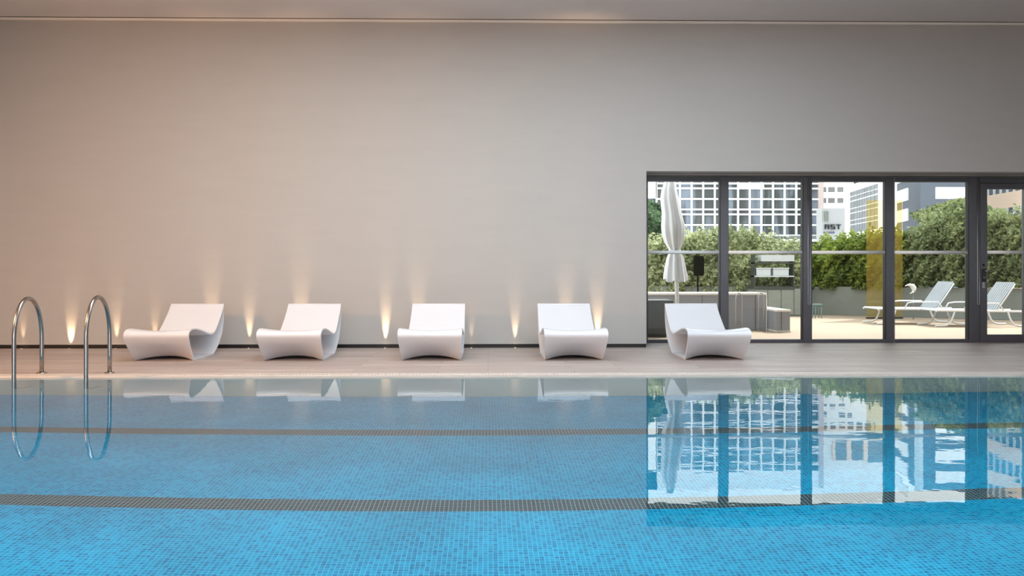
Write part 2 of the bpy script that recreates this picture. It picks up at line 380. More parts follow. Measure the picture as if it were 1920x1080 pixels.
# ------------------------------------------------------------------ white loungers
def lounger_mesh():
    def cr(pts, n):
        out = []
        P = [pts[0]]+pts+[pts[-1]]
        for i in range(1, len(P)-2):
            for k in range(n):
                t = k/n
                out.append(tuple(.5*((2*P[i][c])+(-P[i-1][c]+P[i+1][c])*t+(2*P[i-1][c]-5*P[i][c]+4*P[i+1][c]-P[i+2][c])*t*t+(-P[i-1][c]+3*P[i][c]-3*P[i+1][c]+P[i+2][c])*t**3) for c in range(len(P[i]))))
        return out
    # y, z, half width, centre dy, centre dz
    A = [(.24,0,.362,.14,.045),(.13,.122,.374,.10,.012),(.04,.235,.386,.04,-.004),(.0,.33,.391,.03,-.012),(.05,.386,.391,.012,-.024),(.17,.404,.39,0,-.03),(.36,.385,.386,0,-.03),(.55,.345,.382,0,-.025),(.74,.302,.378,0,-.018),(.88,.288,.374,0,-.01),(.985,.318,.372,.005,-.006),(1.08,.385,.37,.008,-.002),(1.18,.468,.367,.012,0),(1.28,.56,.365,.012,0),(1.36,.655,.363,.012,0)]
    B = [(1.36,.655,.363,.012,0),(1.365,.58,.363,.0,0),(1.352,.44,.363,0,0),(1.29,.26,.362,0,0),(1.16,.12,.36,0,0),(.97,0,.357,0,0)]
    Cc = [(.97,0,.357,0,0),(.60,0,.36,0,.02),(.24,0,.362,.14,.045)]
    loop = cr(A, 5); ia = 0; ib = len(loop); loop += cr(B, 5); ic = len(loop); loop += cr(Cc, 3)
    N = len(loop); K = 21
    bm = bmesh.new(); rows = []
    for (y, z, hw, dy, dz) in loop:
        r = []
        for j in range(K):
            s = -1+2*j/(K-1); c = 1-s*s
            # soften the side edges of the seat
            r.append(bm.verts.new((s*hw, y+dy*c, max(0.0, z+dz*c))))
        rows.append(r)
    for i in range(N):
        for j in range(K-1):
            f = bm.faces.new((rows[i][j], rows[i][j+1], rows[(i+1)%N][j+1], rows[(i+1)%N][j])); f.smooth = True
    bmesh.ops.recalc_face_normals(bm, faces=bm.faces)
    # make sure normals point outward (hump front must face -y)
    bm.faces.ensure_lookup_table()
    f = min(bm.faces, key=lambda q: q.calc_center_median().y)
    if f.normal.y > 0: bmesh.ops.reverse_faces(bm, faces=bm.faces)
    me = bpy.data.meshes.new('lounge_chair'); bm.to_mesh(me); bm.free()
    me.materials.append(m_lounge)
    return me
lm = lounger_mesh()
LG = [(292,619.5,-.5,'white moulded lounger beside the steel pool rails, its hollow right side showing'),
      (541,619,-1.0,'white moulded lounger second from the pool rails, hollow right side showing'),
      (805.5,619,-1.2,'white moulded lounger in the middle, seen straight from the front'),
      (1081,619,1.2,'white moulded lounger standing before two tall wall light beams, nearest the wall corner'),
      (1350,619,.6,'white moulded lounger standing in front of the glass doors')]
CX = [-4.035, -2.405, -.705, 1.082, 2.820]
for i, (px, _, rz, lab) in enumerate(LG):
    o = bpy.data.objects.new('lounge_chair', lm); COL.objects.link(o)
    hump = [(230.7,353.6),(480.8,601),(746,865),(1021,1140.8),(1289.4,1410.4)][i]
    Yh = 9.73
    o.location = (X(sum(hump)/2, Yh), Yh, 0.0); o.rotation_euler = (0,0,math.radians(rz))
    s = o.modifiers.new('shell', 'SOLIDIFY'); s.thickness = .016; s.offset = -1
    e = o.modifiers.new('edges', 'EDGE_SPLIT'); e.split_angle = math.radians(38)
    tag(o, lab, 'lounger', 'white moulded loungers in a row on the deck')

# ------------------------------------------------------------------ pool rails
def rail(pf, pr, ptop, label):
    yr = 8.78; xr_ = X(pr, yr); yf = 8.27
    ztop_ = Zh((pf+pr)/2, ptop, 8.52)-.021
    r0 = (yr-yf)/2; cy = (yr+yf)/2
    e = empty('pool_grab_rail', (xr_, yr, 0)); tag(e, label, 'grab rail', 'stainless rails at the pool edge')
    hz = .42
    pts = [(xr_, yr, -.01), (xr_, yr, .2), (xr_, yr, ztop_-hz)]
    for k in range(1, 32):
        a = math.pi*k/32
        s_ = math.sin(a)
        pts.append((xr_, cy+r0*math.cos(a), ztop_-hz+hz*(s_ if s_ < 1 else 1)))
    pts += [(xr_, yf, ztop_-hz), (xr_, yf, 0.0), (xr_, yf, -.35), (xr_, yf+.02, -.5), (xr_, yf+.1, -.62), (xr_, EDGE+.01, -.66)]
    m = MB(); m.tube(pts, .0215, 18); m.build('tube', m_chrome, e)
    m = MB(); m.rev([(.052,0),(.052,.006),(.04,.014),(.024,.018)], c=(xr_, yr, 0), seg=24); m.build('flange', m_chrome, e)
rail(27.7, 78.3, 556, 'bent stainless steel grab rail nearest the left edge of the photo')
rail(161.3, 205.6, 553.5, 'bent stainless steel grab rail beside the first white lounger')

# ------------------------------------------------------------------ uplights
UPS = [(40,2.4,.05,.0),(130,9,.035,.02),(216,6,.06,.0),(288,3.5,.06,0),(397,11,.075,-.02),(466,9,.06,.0),(562,12,.07,.01),(722,16,.055,.01),(783,9,.07,.0),(884,1.5,.06,0),(966,7,.055,.0),(1060,11,.07,.015),(1122,10,.07,-.01)]
rings = MB()
for i, (px, pw, off, lean) in enumerate(UPS):
    off = .045+.25*(off-.05); yy = WALL-off; xx = X(px, yy)
    e = empty('ground_uplight', (xx, yy, 0))
    ord_ = ['at the far left beyond the first rail','between the two steel rails','just right of the second steel rail','behind the first lounger, near its seat','behind the first lounger backrest','just left of the second lounger','behind the second lounger backrest','with the brightest beam, left of the middle lounger','behind the middle lounger backrest','just right of the middle lounger','midway between the middle and fourth loungers','behind the fourth lounger backrest','at the right edge of the fourth lounger'][i]
    tag(e, 'small round recessed deck uplight ' + ord_, 'uplight', 'warm uplights along the wall foot')
    m = MB(); m.rev([(.017,-.002),(.026,-.002),(.026,.004),(.024,.006),(.017,.005),(.017,-.002)], c=(xx,yy,0), seg=20, cap=False); m.build('ring', m_alu, e)
    m = MB(); m.rev([(.017,.0),(.017,.003)], c=(xx,yy,0), seg=16); m.build('lens', m_ylamp, e)
    L = bpy.data.lights.new('uplight_beam', 'SPOT'); L.energy = pw*UPW if 'UPW' in globals() else pw*1.0
    L.color = (1,.66,.38); L.energy *= 6.5*(1.7 if i in (4,6,8,11,12) else 1); L.spot_size = math.radians(32 if i == 1 else 22); L.spot_blend = 1.0; L.shadow_soft_size = .012
    lo = bpy.data.objects.new('uplight_beam', L); COL.objects.link(lo); lo.location = (xx, yy, .02)
    tilt = math.radians((7,12,6,7,4.5,6,4,8,4.5,7,7,4,4.5)[i])
    dirv = Vector((lean*1.0, math.sin(tilt), math.cos(tilt)))
    lo.rotation_euler = dirv.to_track_quat('-Z', 'Y').to_euler()

# ------------------------------------------------------------------ terrace
m = MB(); m.box(0, 22, GLASS+.06, 30, -.15, -.004)
structure(m.build('terrace_ground', m_terr), 'pale stone terrace floor outside the glazed doors, partly in sun', 'terrace')
# planter wall behind: polyline
PW = [(2.0,20.0),(8.1,20.0),(12.4,17.1),(17,14.0)]
WH = .70
def prism_line(m, pts, th, z0, z1):
    for a, b in zip(pts[:-1], pts[1:]):
        a, b = Vector(a), Vector(b); t = (b-a).normalized(); n = Vector((-t.y, t.x))
        q = [a, b, b+n*th, a+n*th]
        k = len(m.v); m.v += [(p.x,p.y,z0) for p in q]+[(p.x,p.y,z1) for p in q]
        for f in ((3,2,1,0),(4,5,6,7),(0,1,5,4),(1,2,6,5),(2,3,7,6),(3,0,4,7)): m.face(tuple(k+i for i in f))
m = MB(); prism_line(m, PW, .2, 0, WH)
structure(m.build('wall_terrace', m_conc), 'low grey concrete planter wall at the back of the terrace', 'wall')
m = MB(); prism_line(m, [(x, y+.2) for x, y in PW], 1.2, -.1, WH-.08)
structure(m.build('ground_soil', m_soil), 'dark soil bed behind the low planter wall', 'soil')
def line_point(px):
    # where the pixel column meets the planter wall line
    d = ray(px, 505)
    for a, b in zip(PW[:-1], PW[1:]):
        ax, ay = a; bx, by = b
        den = d.x*(by-ay)-d.y*(bx-ax)
        t = (ax*(by-ay)-ay*(bx-ax))/den
        x_, y_ = d.x*t, d.y*t
        if ax-1e-6 <= x_ <= bx+1e-6: return Vector((x_, y_)), (Vector((bx-ax, by-ay)).normalized())
    return Vector((d.x*15, d.y*15)), Vector((1,0))
def leaf(m, p, size, nrm):
    r = Vector((random.gauss(0,1), random.gauss(0,1), random.gauss(0,1)))
    n = (nrm+r*.7).normalized(); a = n.orthogonal().normalized(); a.rotate(Matrix.Rotation(random.random()*6.28, 3, n)); b = n.cross(a)
    s = size*random.uniform(.7,1.3)
    k = len(m.v)
    m.v += [tuple(p-a*s), tuple(p-b*s*.5+n*s*.1), tuple(p+a*s), tuple(p+b*s*.5+n*s*.1)]
    m.face((k,k+1,k+2,k+3))
def hedge(name, label, p0, p1, tops, lowpy, n, size, mt, stuff=False, dep=.55):
    m = MB()
    xs = [t[0] for t in tops]
    def top(px):
        for (a, ya), (b, yb) in zip(tops[:-1], tops[1:]):
            if a <= px <= b: return ya+(yb-ya)*(px-a)/(b-a)
        return tops[-1][1] if px > b else tops[0][1]
    for _ in range(n):
        px = random.uniform(p0, p1)
        c, t = line_point(px); nn = Vector((t.y, -t.x))
        tp = top(px)+5*math.sin(px*.19)*math.sin(px*.053+1)
        v = random.random()**.85
        py = tp+(lowpy-tp)*v
        edge = max(0, 1-(py-tp)/10)
        dd = random.uniform(-.16, .12)+.3*edge*random.random()
        bulge = .09*math.sin(px*.11)+.07*math.sin(py*.13+px*.05)+.06*math.sin(px*.31+py*.2)
        q = c+(-nn)*(dd+.1)+nn*bulge
        z = H+(PY-py)/F*q.y/ray(px,505).y*1.0+ (random.gauss(0,.05) if edge > .3 else 0)
        leaf(m, Vector((q.x, q.y, z)), size, Vector((nn.x, nn.y, .45)))
    # dense core so the planting is not see-through
    cols = 60; k0 = len(m.v)
    for i in range(cols+1):
        px = p0+(p1-p0)*i/cols; c, t = line_point(px); nn = Vector((t.y, -t.x)); q = c-nn*.3; q2 = c-nn*.6
        zt = H+(PY-(top(px)+9))/F*q.y; zb = H+(PY-lowpy)/F*q.y
        m.v += [(q.x,q.y,zb),(q.x,q.y,zt),(q2.x,q2.y,zt-.05),(q2.x,q2.y,zb)]
    for i in range(cols):
        a = k0+i*4
        for j in range(4): m.face((a+j, a+4+j, a+4+(j+1)%4, a+(j+1)%4))
    o = m.build(name, mt); tag(o, label, 'hedge', kind='thing'); return o
hedge('hedge', 'green hedge paled by painted glass haze, behind the umbrella and grey tub', 1195, 1508, [(1195,446),(1240,440),(1285,433),(1340,429),(1365,425),(1410,425),(1440,436),(1480,444),(1508,458)], 548, 9000, .055, m_leafA)
hedge('hedge', 'bright green hedge below the lettered sign building', 1508, 1696, [(1508,462),(1530,452),(1545,446),(1570,441),(1600,441),(1630,430),(1696,432)], 542, 9000, .05, m_leafB)
hedge('hedge', 'olive green hedge rising behind the white sunbeds', 1696, 1990, [(1696,430),(1725,424),(1750,408),(1780,392),(1813,382),(1850,398),(1880,394),(1917,398),(1990,390)], 538, 11000, .05, m_leafC)
# tree at the left of first pane
def tree(label, px, Y, ptop, pbot, rad, n, mt):
    c = at(px, 500, Y); zt = Zh(px, ptop, Y); zb = Zh(px, pbot, Y)
    e = empty('tree', (c.x, Y, 0)); tag(e, label, 'tree')
    m = MB()
    for _ in range(n):
        a = random.random()*6.28; h = random.random(); r = rad*math.sin(math.pi*min(1,(.12+.88*h)))**.6*(.55+.45*random.random()**.4)
        r *= 1+.25*math.sin(a*3+h*9)
        leaf(m, Vector((c.x+r*math.cos(a), Y+r*math.sin(a), zb+(zt-zb)*h)), .09, Vector((math.cos(a), math.sin(a), .3)))
    m.build('crown', mt, e)
    m = MB(); m.tube([(c.x,Y,-.1),(c.x+.03,Y,zb*.6),(c.x-.02,Y,(zb+zt)/2)], .07, 8); m.build('trunk', m_bark, e)
tree('dark green tree against the grey wall edge, left of the umbrella', 1212, 22.0, 378, 470, .75, 2600, m_leafD)
tree('loose leafy tree topping the olive hedge beside the glazed door', 1800, 19.6, 376, 440, .95, 1500, m_leafC)

# amber screen
a0, a1 = X(1625, 18.2), X(1692, 18.2)
e = empty('amber_screen', ((a0+a1)/2, 18.2, 0)); tag(e, 'tall translucent amber glass screen standing before the hedge', 'screen')
m = MB(); m.box(a0, a1, 18.2, 18.212, 0.02, Zh(1650,375,18.2)); m.build('glass_sheet', m_yglass, e)
m = MB(); m.box(a0, a1, 18.17, 18.24, 0, .03); m.build('foot_channel', m_seal, e)

# umbrella
UY = 14.3
def um():
    ps = [(1256,326,5),(1256,342,9.5),(1254.5,356,12.5),(1255,372,15),(1259.5,400,16.5),(1262,425,20),(1262.5,440,19.5),(1263.5,455,16),(1265,467,10.5),(1265.5,473,10.5),(1266,485,15),(1266,505,18.5),(1266.5,519,20.5),(1267,526,21)]
    c0 = at(1270, 600, UY)
    e = empty('patio_umbrella', (X(1270.5,UY), UY, 0)); tag(e, 'closed white patio umbrella behind the glass beside the dark planter', 'umbrella')
    m = MB(); seg = 40; n = len(m.v); k = len(ps)
    for (px, py, r) in ps:
        c = at(px, py, UY); R = r/F*UY*1.12
        fold = .10 if py < 440 else .16
        for j in range(seg):
            a = 2*math.pi*j/seg; rr = R*(1-fold+fold*math.cos(a*8+py*.004)); zz_ = c.z+(.03*math.cos(a*4) if py > 515 else 0)
            m.v.append((c.x+rr*math.cos(a), UY+rr*math.sin(a), zz_))
    for i in range(k-1):
        for j in range(seg): m.face((n+i*seg+j, n+i*seg+(j+1)%seg, n+(i+1)*seg+(j+1)%seg, n+(i+1)*seg+j), 0, True)
    m.face(tuple(n+j for j in range(seg)))
    cnp = m.build('canopy', m_umbr, e)
    c = at(1265, 470, UY); m = MB(); m.rev([(.105,-.018),(.112,0),(.105,.018)], c=tuple(c), seg=24); m.build('tie_strap', m_umbr, cnp)
    xc = X(1270.5, UY); m = MB(); m.tube([(xc,UY,.04),(xc-.02,UY,1.0),(X(1257,UY),UY,Zh(1257,328,UY))], .036, 16); m.build('pole', m_pole, e)
    m = MB(); m.rev([(.30,0),(.30,.05),(.06,.07),(.05,.25)], c=(xc,UY,0), seg=28); m.build('base', m_tub, e)
um()

# dark planter
m = MB()
cx = X(1213, 13.6); x1 = X(1255.5, 13.6)
e = empty('planter', (cx-.1, 13.55, 0)); tag(e, 'dark slate grey planter tub behind the glass next to the wall corner', 'planter')
m.box(cx-.75, x1, 13.3, 13.9, .13, Zh(1213,563,13.3)); m.build('tub', m_slate, e, bevel=.01)
m = MB()
k = len(m.v)
for (f, z) in ((.78,.0),(.9,.05),(1.0,.13)):
    hx_ = (x1-cx+.75)/2*f; mx = (x1+cx-.75)/2; hy = .3*f
    m.v += [(mx-hx_,13.6-hy,z),(mx+hx_,13.6-hy,z),(mx+hx_,13.6+hy,z),(mx-hx_,13.6+hy,z)]
for i in range(2):
    for j in range(4): m.face((k+i*4+j, k+i*4+(j+1)%4, k+(i+1)*4+(j+1)%4, k+(i+1)*4+j))
m.face((k+3,k+2,k+1,k)); m.build('tapered_foot', m_slate, e)

# raised tub and step
TY = 14.75
tx1 = X(1438, TY); tz = Zh(1438, 549.5, TY)
e = empty('plunge_tub', ((tx1+1.5)/2+1, TY, 0)); tag(e, 'raised grey plunge tub with white rim on the terrace', 'tub')
m = MB(); m.box(1.6, tx1-.01, TY, TY+.8, 0, tz-.035); m.build('tub_wall', m_tub, e, bevel=.004)
m = MB(); m.box(1.6, tx1, TY-.01, TY+.81, tz-.035, tz); m.build('rim', m_coping, e, bevel=.004)
m = MB(); m.box(X(1436.5,TY), tx1, TY-.012, TY+.02, 0.0, tz-.035); m.build('corner_strip', m_coping, e)
for pxj in (1316, 1416):
    m = MB(); m.box(X(pxj,TY), X(pxj+.8,TY), TY-.003, TY, 0.0, tz-.035); m.build('joint', m_cabtop, e)
sx1 = X(1483, 14.3); sz = Zh(1460, 580, 14.45)
e = empty('tub_step', ((tx1+sx1)/2, 14.5, 0)); tag(e, 'low grey step block with white top beside the tub', 'step')
m = MB(); m.box(tx1+.012, sx1-.015, 14.3, 15.6, .03, sz-.035); m.build('block', m_tub, e, bevel=.004)
m = MB(); m.box(tx1+.012, sx1, 14.29, 15.61, sz-.035, sz); m.build('tread', m_coping, e, bevel=.004)
m = MB(); m.box(tx1+.012, sx1-.01, 14.28, 15.6, 0, .03); m.build('base_strip', m_coping, e)
m = MB(); m.box(X(1464.5,14.3), X(1465.5,14.3), 14.297, 14.3, .03, sz-.035); m.build('joint', m_cabtop, e)
# rails built in place of a pool ladder mirrored in the glass
for pa, pb, lab in ((1379.5,1391,'thin steel rail standing for a mirrored pool ladder, at the tub middle'),(1422,1432,'thin steel rail standing for a mirrored pool ladder, beside the white tub corner')):
    yA = 14.45; xa, xb = X(pa, yA), X(pb, yA)
    zt = Zh(pa, 549, yA)
    e = empty('reflected_ladder_rail', ((xa+xb)/2, yA, 0)); tag(e, lab, 'handrail', 'steel rails standing for the mirrored pool ladder')
    pts = [(xa,yA,0),(xa,yA,zt-.15)]+[((xa+xb)/2+(xa-xb)/2*math.cos(math.pi*k/14), yA, zt-.15+.15*math.sin(math.pi*k/14)) for k in range(1,14)]+[(xb,yA,zt-.15),(xb,yA,0)]
    m = MB(); m.tube(pts, .010, 10); m.build('tube', m_alu, e)
    m = MB(); m.rev([(.03,0),(.03,.01),(.015,.012)], c=(xa,yA,0), seg=14); m.build('flange', m_chrome, e)
    m = MB(); m.rev([(.03,0),(.03,.01),(.015,.012)], c=(xb,yA,0), seg=14); m.build('flange', m_chrome, e)

# outdoor cabinet with shelf
CY = 19.2
def P(px, py): return at(px, py, CY)
e = empty('outdoor_cabinet', (P(1460,500).x, CY+.3, 0)); tag(e, 'grey green terrace cabinet with open shelves against the hedge', 'cabinet')
c0, c1, c2 = P(1415,590).x, P(1489,590).x, P(1504,590).x
wt = Zh(1450,542,CY)
m = MB(); m.box(c0, c2, CY+.02, CY+.55, 0, wt); m.build('body', m_cab, e)
for pa, pb in ((1416,1439),(1440,1464),(1465.5,1488),(1489.5,1504)):
    m = MB(); m.box(P(pa,0).x, P(pb,0).x, CY-.003, CY+.02, .03, wt-.02); m.build('door', m_cab, e, bevel=.003)
m = MB(); m.box(c0-.02, c1+.02, CY-.02, CY+.56, wt, wt+.06); m.build('worktop', m_cabtop, e)
tp = Zh(1450,478,CY)
for pa, pb in ((1415,1417),(1488,1490)):
    m = MB(); m.box(P(pa,0).x, P(pb,0).x, CY+.02, CY+.3, wt+.06, tp); m.build('upright', m_cabtop, e)
sh = Zh(1450,517,CY)
m = MB(); m.box(c0, c1, CY+.0, CY+.3, sh-.03, sh); m.build('shelf', m_box, e)
m = MB(); m.box(c0, c1, CY+.0, CY+.3, Zh(1450,492,CY)-.03, Zh(1450,492,CY)); m.build('shelf', m_cabtop, e)
m = MB(); m.box(P(1428,0).x, c1, CY-.01, CY+.3, Zh(1450,490,CY), tp); m.build('top_panel', m_box, e)
for pa, pb, lab in ((1419,1446,'pale grey box at the left of the cabinet shelf'),(1451,1480,'pale grey box at the right of the cabinet shelf')):
    m = MB(); m.box(P(pa,0).x, P(pb,0).x, CY+.03, CY+.28, sh, Zh(1450,503.5,CY)-.01)
    bx = m.build('storage_box', m_box, None, bevel=.01, loc=((P(pa,0).x+P(pb,0).x)/2, CY+.15, sh)); tag(bx, lab, 'box', 'boxes on the cabinet shelf')
    m = MB(); m.box(P(pa,0).x-.01, P(pb,0).x+.01, CY+.02, CY+.29, Zh(1450,503.5,CY)-.01, Zh(1450,503.5,CY)+.02); m.build('lid', m_box, bx)
# black box on hedge
e = empty('wall_box', (X(1310,19.6), 19.6, Zh(1310,500,19.6))); tag(e, 'small black box mounted on the pale hedge near the umbrella', 'wall box')
m = MB(); m.box(X(1301.5,19.6), X(1318.5,19.6), 19.5, 19.68, Zh(1310,514,19.6), Zh(1310,482,19.6)); m.build('housing', m_black, e, bevel=.02)
m = MB(); m.box(X(1302.5,19.6), X(1317.5,19.6), 19.52, 19.66, Zh(1310,517,19.6), Zh(1310,514,19.6)); m.build('cap', m_black, e); m = MB(); m.box(X(1302.5,19.6), X(1317.5,19.6), 19.52, 19.66, Zh(1310,482,19.6), Zh(1310,480,19.6)); m.build('cap', m_black, e)
m = MB(); m.tube([(X(1310,19.6),19.66,0),(X(1310,19.6),19.7,Zh(1310,490,19.6))], .02, 8); m.build('post', m_black, e)
# white curved fixture
fx = X(1710, 17.9)
e = empty('wall_lamp', (fx, 17.9, .0)); tag(e, 'small curved white lamp on a thin pole before the olive hedge', 'lamp')
m = MB(); zc = Zh(1710, 541, 17.9)
prof = [(-.13,.07,.05),(-.08,.09,.07),(0,.07,.09),(.05,.0,.09),(.04,-.07,.07),(-.02,-.10,.05)]
n = 0
for (dx, dz, r) in prof:
    for j in range(10):
        a = 2*math.pi*j/10; m.v.append((fx+dx+.45*r*math.cos(a), 17.9+r*math.sin(a)*.8, zc+dz+.35*r*math.cos(a)))
for i in range(len(prof)-1):
    for j in range(10): m.face((i*10+j, i*10+(j+1)%10, (i+1)*10+(j+1)%10, (i+1)*10+j), 0, True)
m.face(tuple(range(10))); m.face(tuple(50+j for j in range(10)))
m.build('lamp_shade', m_white, e)
m = MB(); m.tube([(fx+.03,17.9,0),(fx+.03,17.9,zc-.03)], .012, 8); m.build('pole', m_cab, e)
# stool
sx = X(1532, 18.4); e = empty('stool', (sx,18.4,0)); tag(e, 'small teal stool on the terrace below the bright green hedge', 'stool')
m = MB(); m.box(sx-.09, sx+.09, 18.3, 18.5, .30, .33); m.build('seat', m_teal, e)
for dx in (-.075,.075):
    for dy in (-.08,.08):
        m = MB(); m.tube([(sx+dx*.8,18.4+dy*.8,.30),(sx+dx,18.4+dy,0)], .01, 6); m.build('leg', m_teal, e)
# sunbeds
def sunbed(px0, Y, label, L=1.95, sc=1.0):
    x0 = X(px0, Y); e = empty('sunbed', (x0+.9, Y, 0)); tag(e, label, 'sunbed', 'white slatted sunbeds on the terrace')
    hw = .32; sh_ = .30; hx0 = x0+1.22
    for s in (-1, 1):
        y = Y+s*hw
        m = MB(); m.tube([(x0,y,sh_+.0),(x0+.03,y,sh_+.02),(x0+.6,y,sh_+.01),(x0+1.9,y,sh_)], .02, 8); m.build('side_rail', m_pole, e)
        m = MB(); m.tube([(hx0+.02,y-s*.04,sh_+.02),(hx0+.22,y-s*.04,sh_+.30),(hx0+.38,y-s*.04,sh_+.54)], .015, 8); m.build('back_frame', m_pole, e)
        for xa, d in ((x0+.35,-1),(x0+1.45,1)):
            pts = [(xa-d*.02,y,sh_)]+[(xa+d*.26*(1-math.cos(t*1.3))-.0, y, sh_-sh_*math.sin(t*math.pi/2)*.95) for t in (.25,.5,.75,1)]+[(xa+d*.36,y,.015)]
            m = MB(); m.tube(pts, .018, 8); m.build('leg', m_pole, e)
        m = MB(); m.tube([(x0+.55,y,sh_+.02),(x0+.62,y,sh_+.14),(x0+.75,y,sh_+.16),(x0+1.25,y,sh_+.16),(x0+1.35,y,sh_+.02)], .014, 8); m.build('armrest', m_pole, e)
    m = MB(); m.box(x0+.02, hx0, Y-hw+.02, Y+hw-.02, sh_+.005, sh_+.02); m.build('seat', m_sling, e)
    th = math.atan2(.54,.38)
    m = MB(); nS = 9
    for k in range(nS):
        yk = Y-hw+.06+(2*hw-.12)*k/(nS-1)
        M = Matrix.Translation((hx0, yk, sh_+.03)) @ Matrix.Rotation(-th, 4, 'Y')
        m.box(0, .66, -.02, .02, 0, .012, M=M)
    m.build('backrest', m_sling, e)
    M = Matrix.Translation((hx0, Y, sh_+.03)) @ Matrix.Rotation(-th, 4, 'Y')
sunbed(1632, 16.6, 'white slatted sunbed seen through the fourth glass pane, its back raised')
sunbed(1738, 15.9, 'white slatted sunbed crossing behind the thick door mullion')

# ------------------------------------------------------------------ buildings
class Fac:
    def __init__(s, A, B, name, label, cat='building'):
        s.A = Vector((A[0], A[1], 0)); B = Vector((B[0], B[1], 0)); s.t = (B-s.A).normalized(); s.n = Vector((s.t.y, -s.t.x, 0)); s.L = (B-s.A).length
        R = Matrix(((s.t.x, -s.n.x, 0, s.A.x), (s.t.y, -s.n.y, 0, s.A.y), (0,0,1,0), (0,0,0,1))); s.M = R
        s.e = empty(name, tuple(s.A)); tag(s.e, label, cat)
    def u(s, px):   # distance along facade where pixel column meets it
        d = ray(px, 505); den = d.x*s.t.y-d.y*s.t.x
        t = (s.A.x*s.t.y-s.A.y*s.t.x)/den; q = Vector((d.x*t, d.y*t, 0)); return (q-s.A).dot(s.t)
    def y(s, u): return (s.A+s.t*u).y
    def z(s, px, py): return at(px, py, s.y(s.u(px))).z
    def zr(s, px, pyr):  # height from a reflected image row
        return ((pyr-PY)/F)*s.y(s.u(px)) - (H-2*WATER) + .0
    def part(s, name, rects, mt, d0=-.1, d1=.1):
        for (u0,u1,z0,z1) in rects:
            m = MB(); m.box(u0,u1,d0,d1,z0,z1, M=s.M)
            o = m.build(name, mt, s.e)
        return o
# glass tower
YT = 90.0
T = Fac((X(1214,YT),YT), (X(1541.5,YT),YT), 'office_tower', 'glass office tower with a white window grid beyond the hedge')
ztt = T.zr(1400, 884); zpp = T.zr(1400, 918)
uw1 = T.u(1533)
T.part('core', [(0,T.L,-12,zpp-1)], m_darkb, .3, 14)
T.part('glazing', [(T.u(1231),uw1,-12,ztt)], m_reflstrip, 0, .3)
T.part('pilaster', [(uw1,T.L,-12,zpp)], m_pink, -.4, .3)
T.part('parapet', [(0,T.L-.1,ztt,zpp)], m_twhite, -.3, 14.2)
T.part('corner_wall', [(0,T.u(1230.5),T.z(1220,372),zpp)], m_white, -.3, .3)
vs = [1230.4+k*21.78 for k in range(14)]
T.part('mullion', [(T.u(v)-.085, T.u(v)+.085, T.z(1400,441), ztt) for v in vs], m_twhite, -.3, 0)
hz = []
z0 = T.z(1400,441.5); per = T.z(1400,393)-T.z(1400,441.5)
for k in range(-1, 12):
    for fr in (0, .40, .81):
        z = z0+per*(k+fr)
        if z < ztt: hz.append((T.u(1231), uw1, z-.09, z+.09))
T.part('transom', hz, m_twhite, -.28, 0)
T.part('louvre_band', [(T.u(1478),uw1,T.z(1500,449),T.z(1500,442.5))], m_glassd, -.5, 0)
T.part('ledge', [(T.u(1440),uw1,T.z(1500,453),T.z(1500,449))], m_white, -.8, 0)
T.part('roof_sign', [(T.u(1383),T.u(1428),T.z(1400,352.5),T.z(1400,346))], m_white, -.8, -.3)
# white building
YW = 97.0
W = Fac((X(1541,YW),YW), (X(1668,YW),YW), 'apartment_building', 'bright white building with small square windows above the sign')
zt = W.zr(1600, 945)
W.part('wall', [(0,W.L,-12,zt)], m_white, 0, 12)
for (r0, r1) in ((371.5,380.5),(351,360)):
    for (a, b) in ((1542,1549),(1553,1565),(1570.5,1581)):
        W.part('window', [(W.u(a),W.u(b),W.z(a,r1),W.z(a,r0))], m_glassd, -.05, .05)
for (r0, r1, cs) in ((757,764,((1545,1550),(1556,1566),(1573,1584))),(777,785,((1545,1550),(1573,1584),(1589,1597))),(797,809,((1545,1550),(1557,1566),(1573,1584),(1589,1600),(1606,1617),(1622,1633),(1639,1641)))):
    for (a, b) in cs:
        W.part('window', [(W.u(a),W.u(b),W.zr(a,r0),W.zr(a,r1))], m_glassd, -.05, .05)
for (a, b) in ((1566,1586),(1596,1617),(1627,1660)):
    W.part('window', [(W.u(a),W.u(b),W.zr(a,828),W.zr(a,866 if a < 1620 else 872))], m_glassd, -.05, .05)
W.part('pilaster', [(W.u(1560),W.u(1565),W.zr(1560,828),W.zr(1560,866)),(W.u(1587),W.u(1595),W.zr(1560,828),W.zr(1560,866)),(W.u(1618),W.u(1626),W.zr(1560,828),W.zr(1560,870))], m_peach, -.2, .05)
# curved grid tower
C = Fac((X(1592.5,74),74), (X(1646,66),66), 'gridded_tower', 'pale tower of narrow vertical windows above the bright green hedge')
def zc_(py_left): return C.z(1593, py_left)
zt = zc_(358)
C.part('wall', [(0,C.L,-12,zt+.4)], m_white, .1, 1.5)
rows_ = [(361,368.5),(370.5,377),(379.5,391),(393,399.5),(401.5,413),(415,421),(423,437)]
cols_ = [(1593.5,1596),(1597.5,1600.5),(1602.5,1607),(1608,1611),(1612,1616.5),(1618,1620),(1621,1624.5),(1626,1632),(1633.5,1639),(1641,1644)]
for (r0, r1) in rows_:
    C.part('window_row', [(C.u(a),C.u(b),zc_(r1),zc_(r0)) for (a,b) in cols_], m_glassd, .0, .12)
m = []
for a in (1603,1606,1609,1612.5,1622,1626,1630,1633): m.append((C.u(a),C.u(a+2),zt+.5,zt+.5+.45))
o = C.part('roof_lettering', m, m_letter, -.1, 0); o['label'] = 'small dark illegible roof lettering'
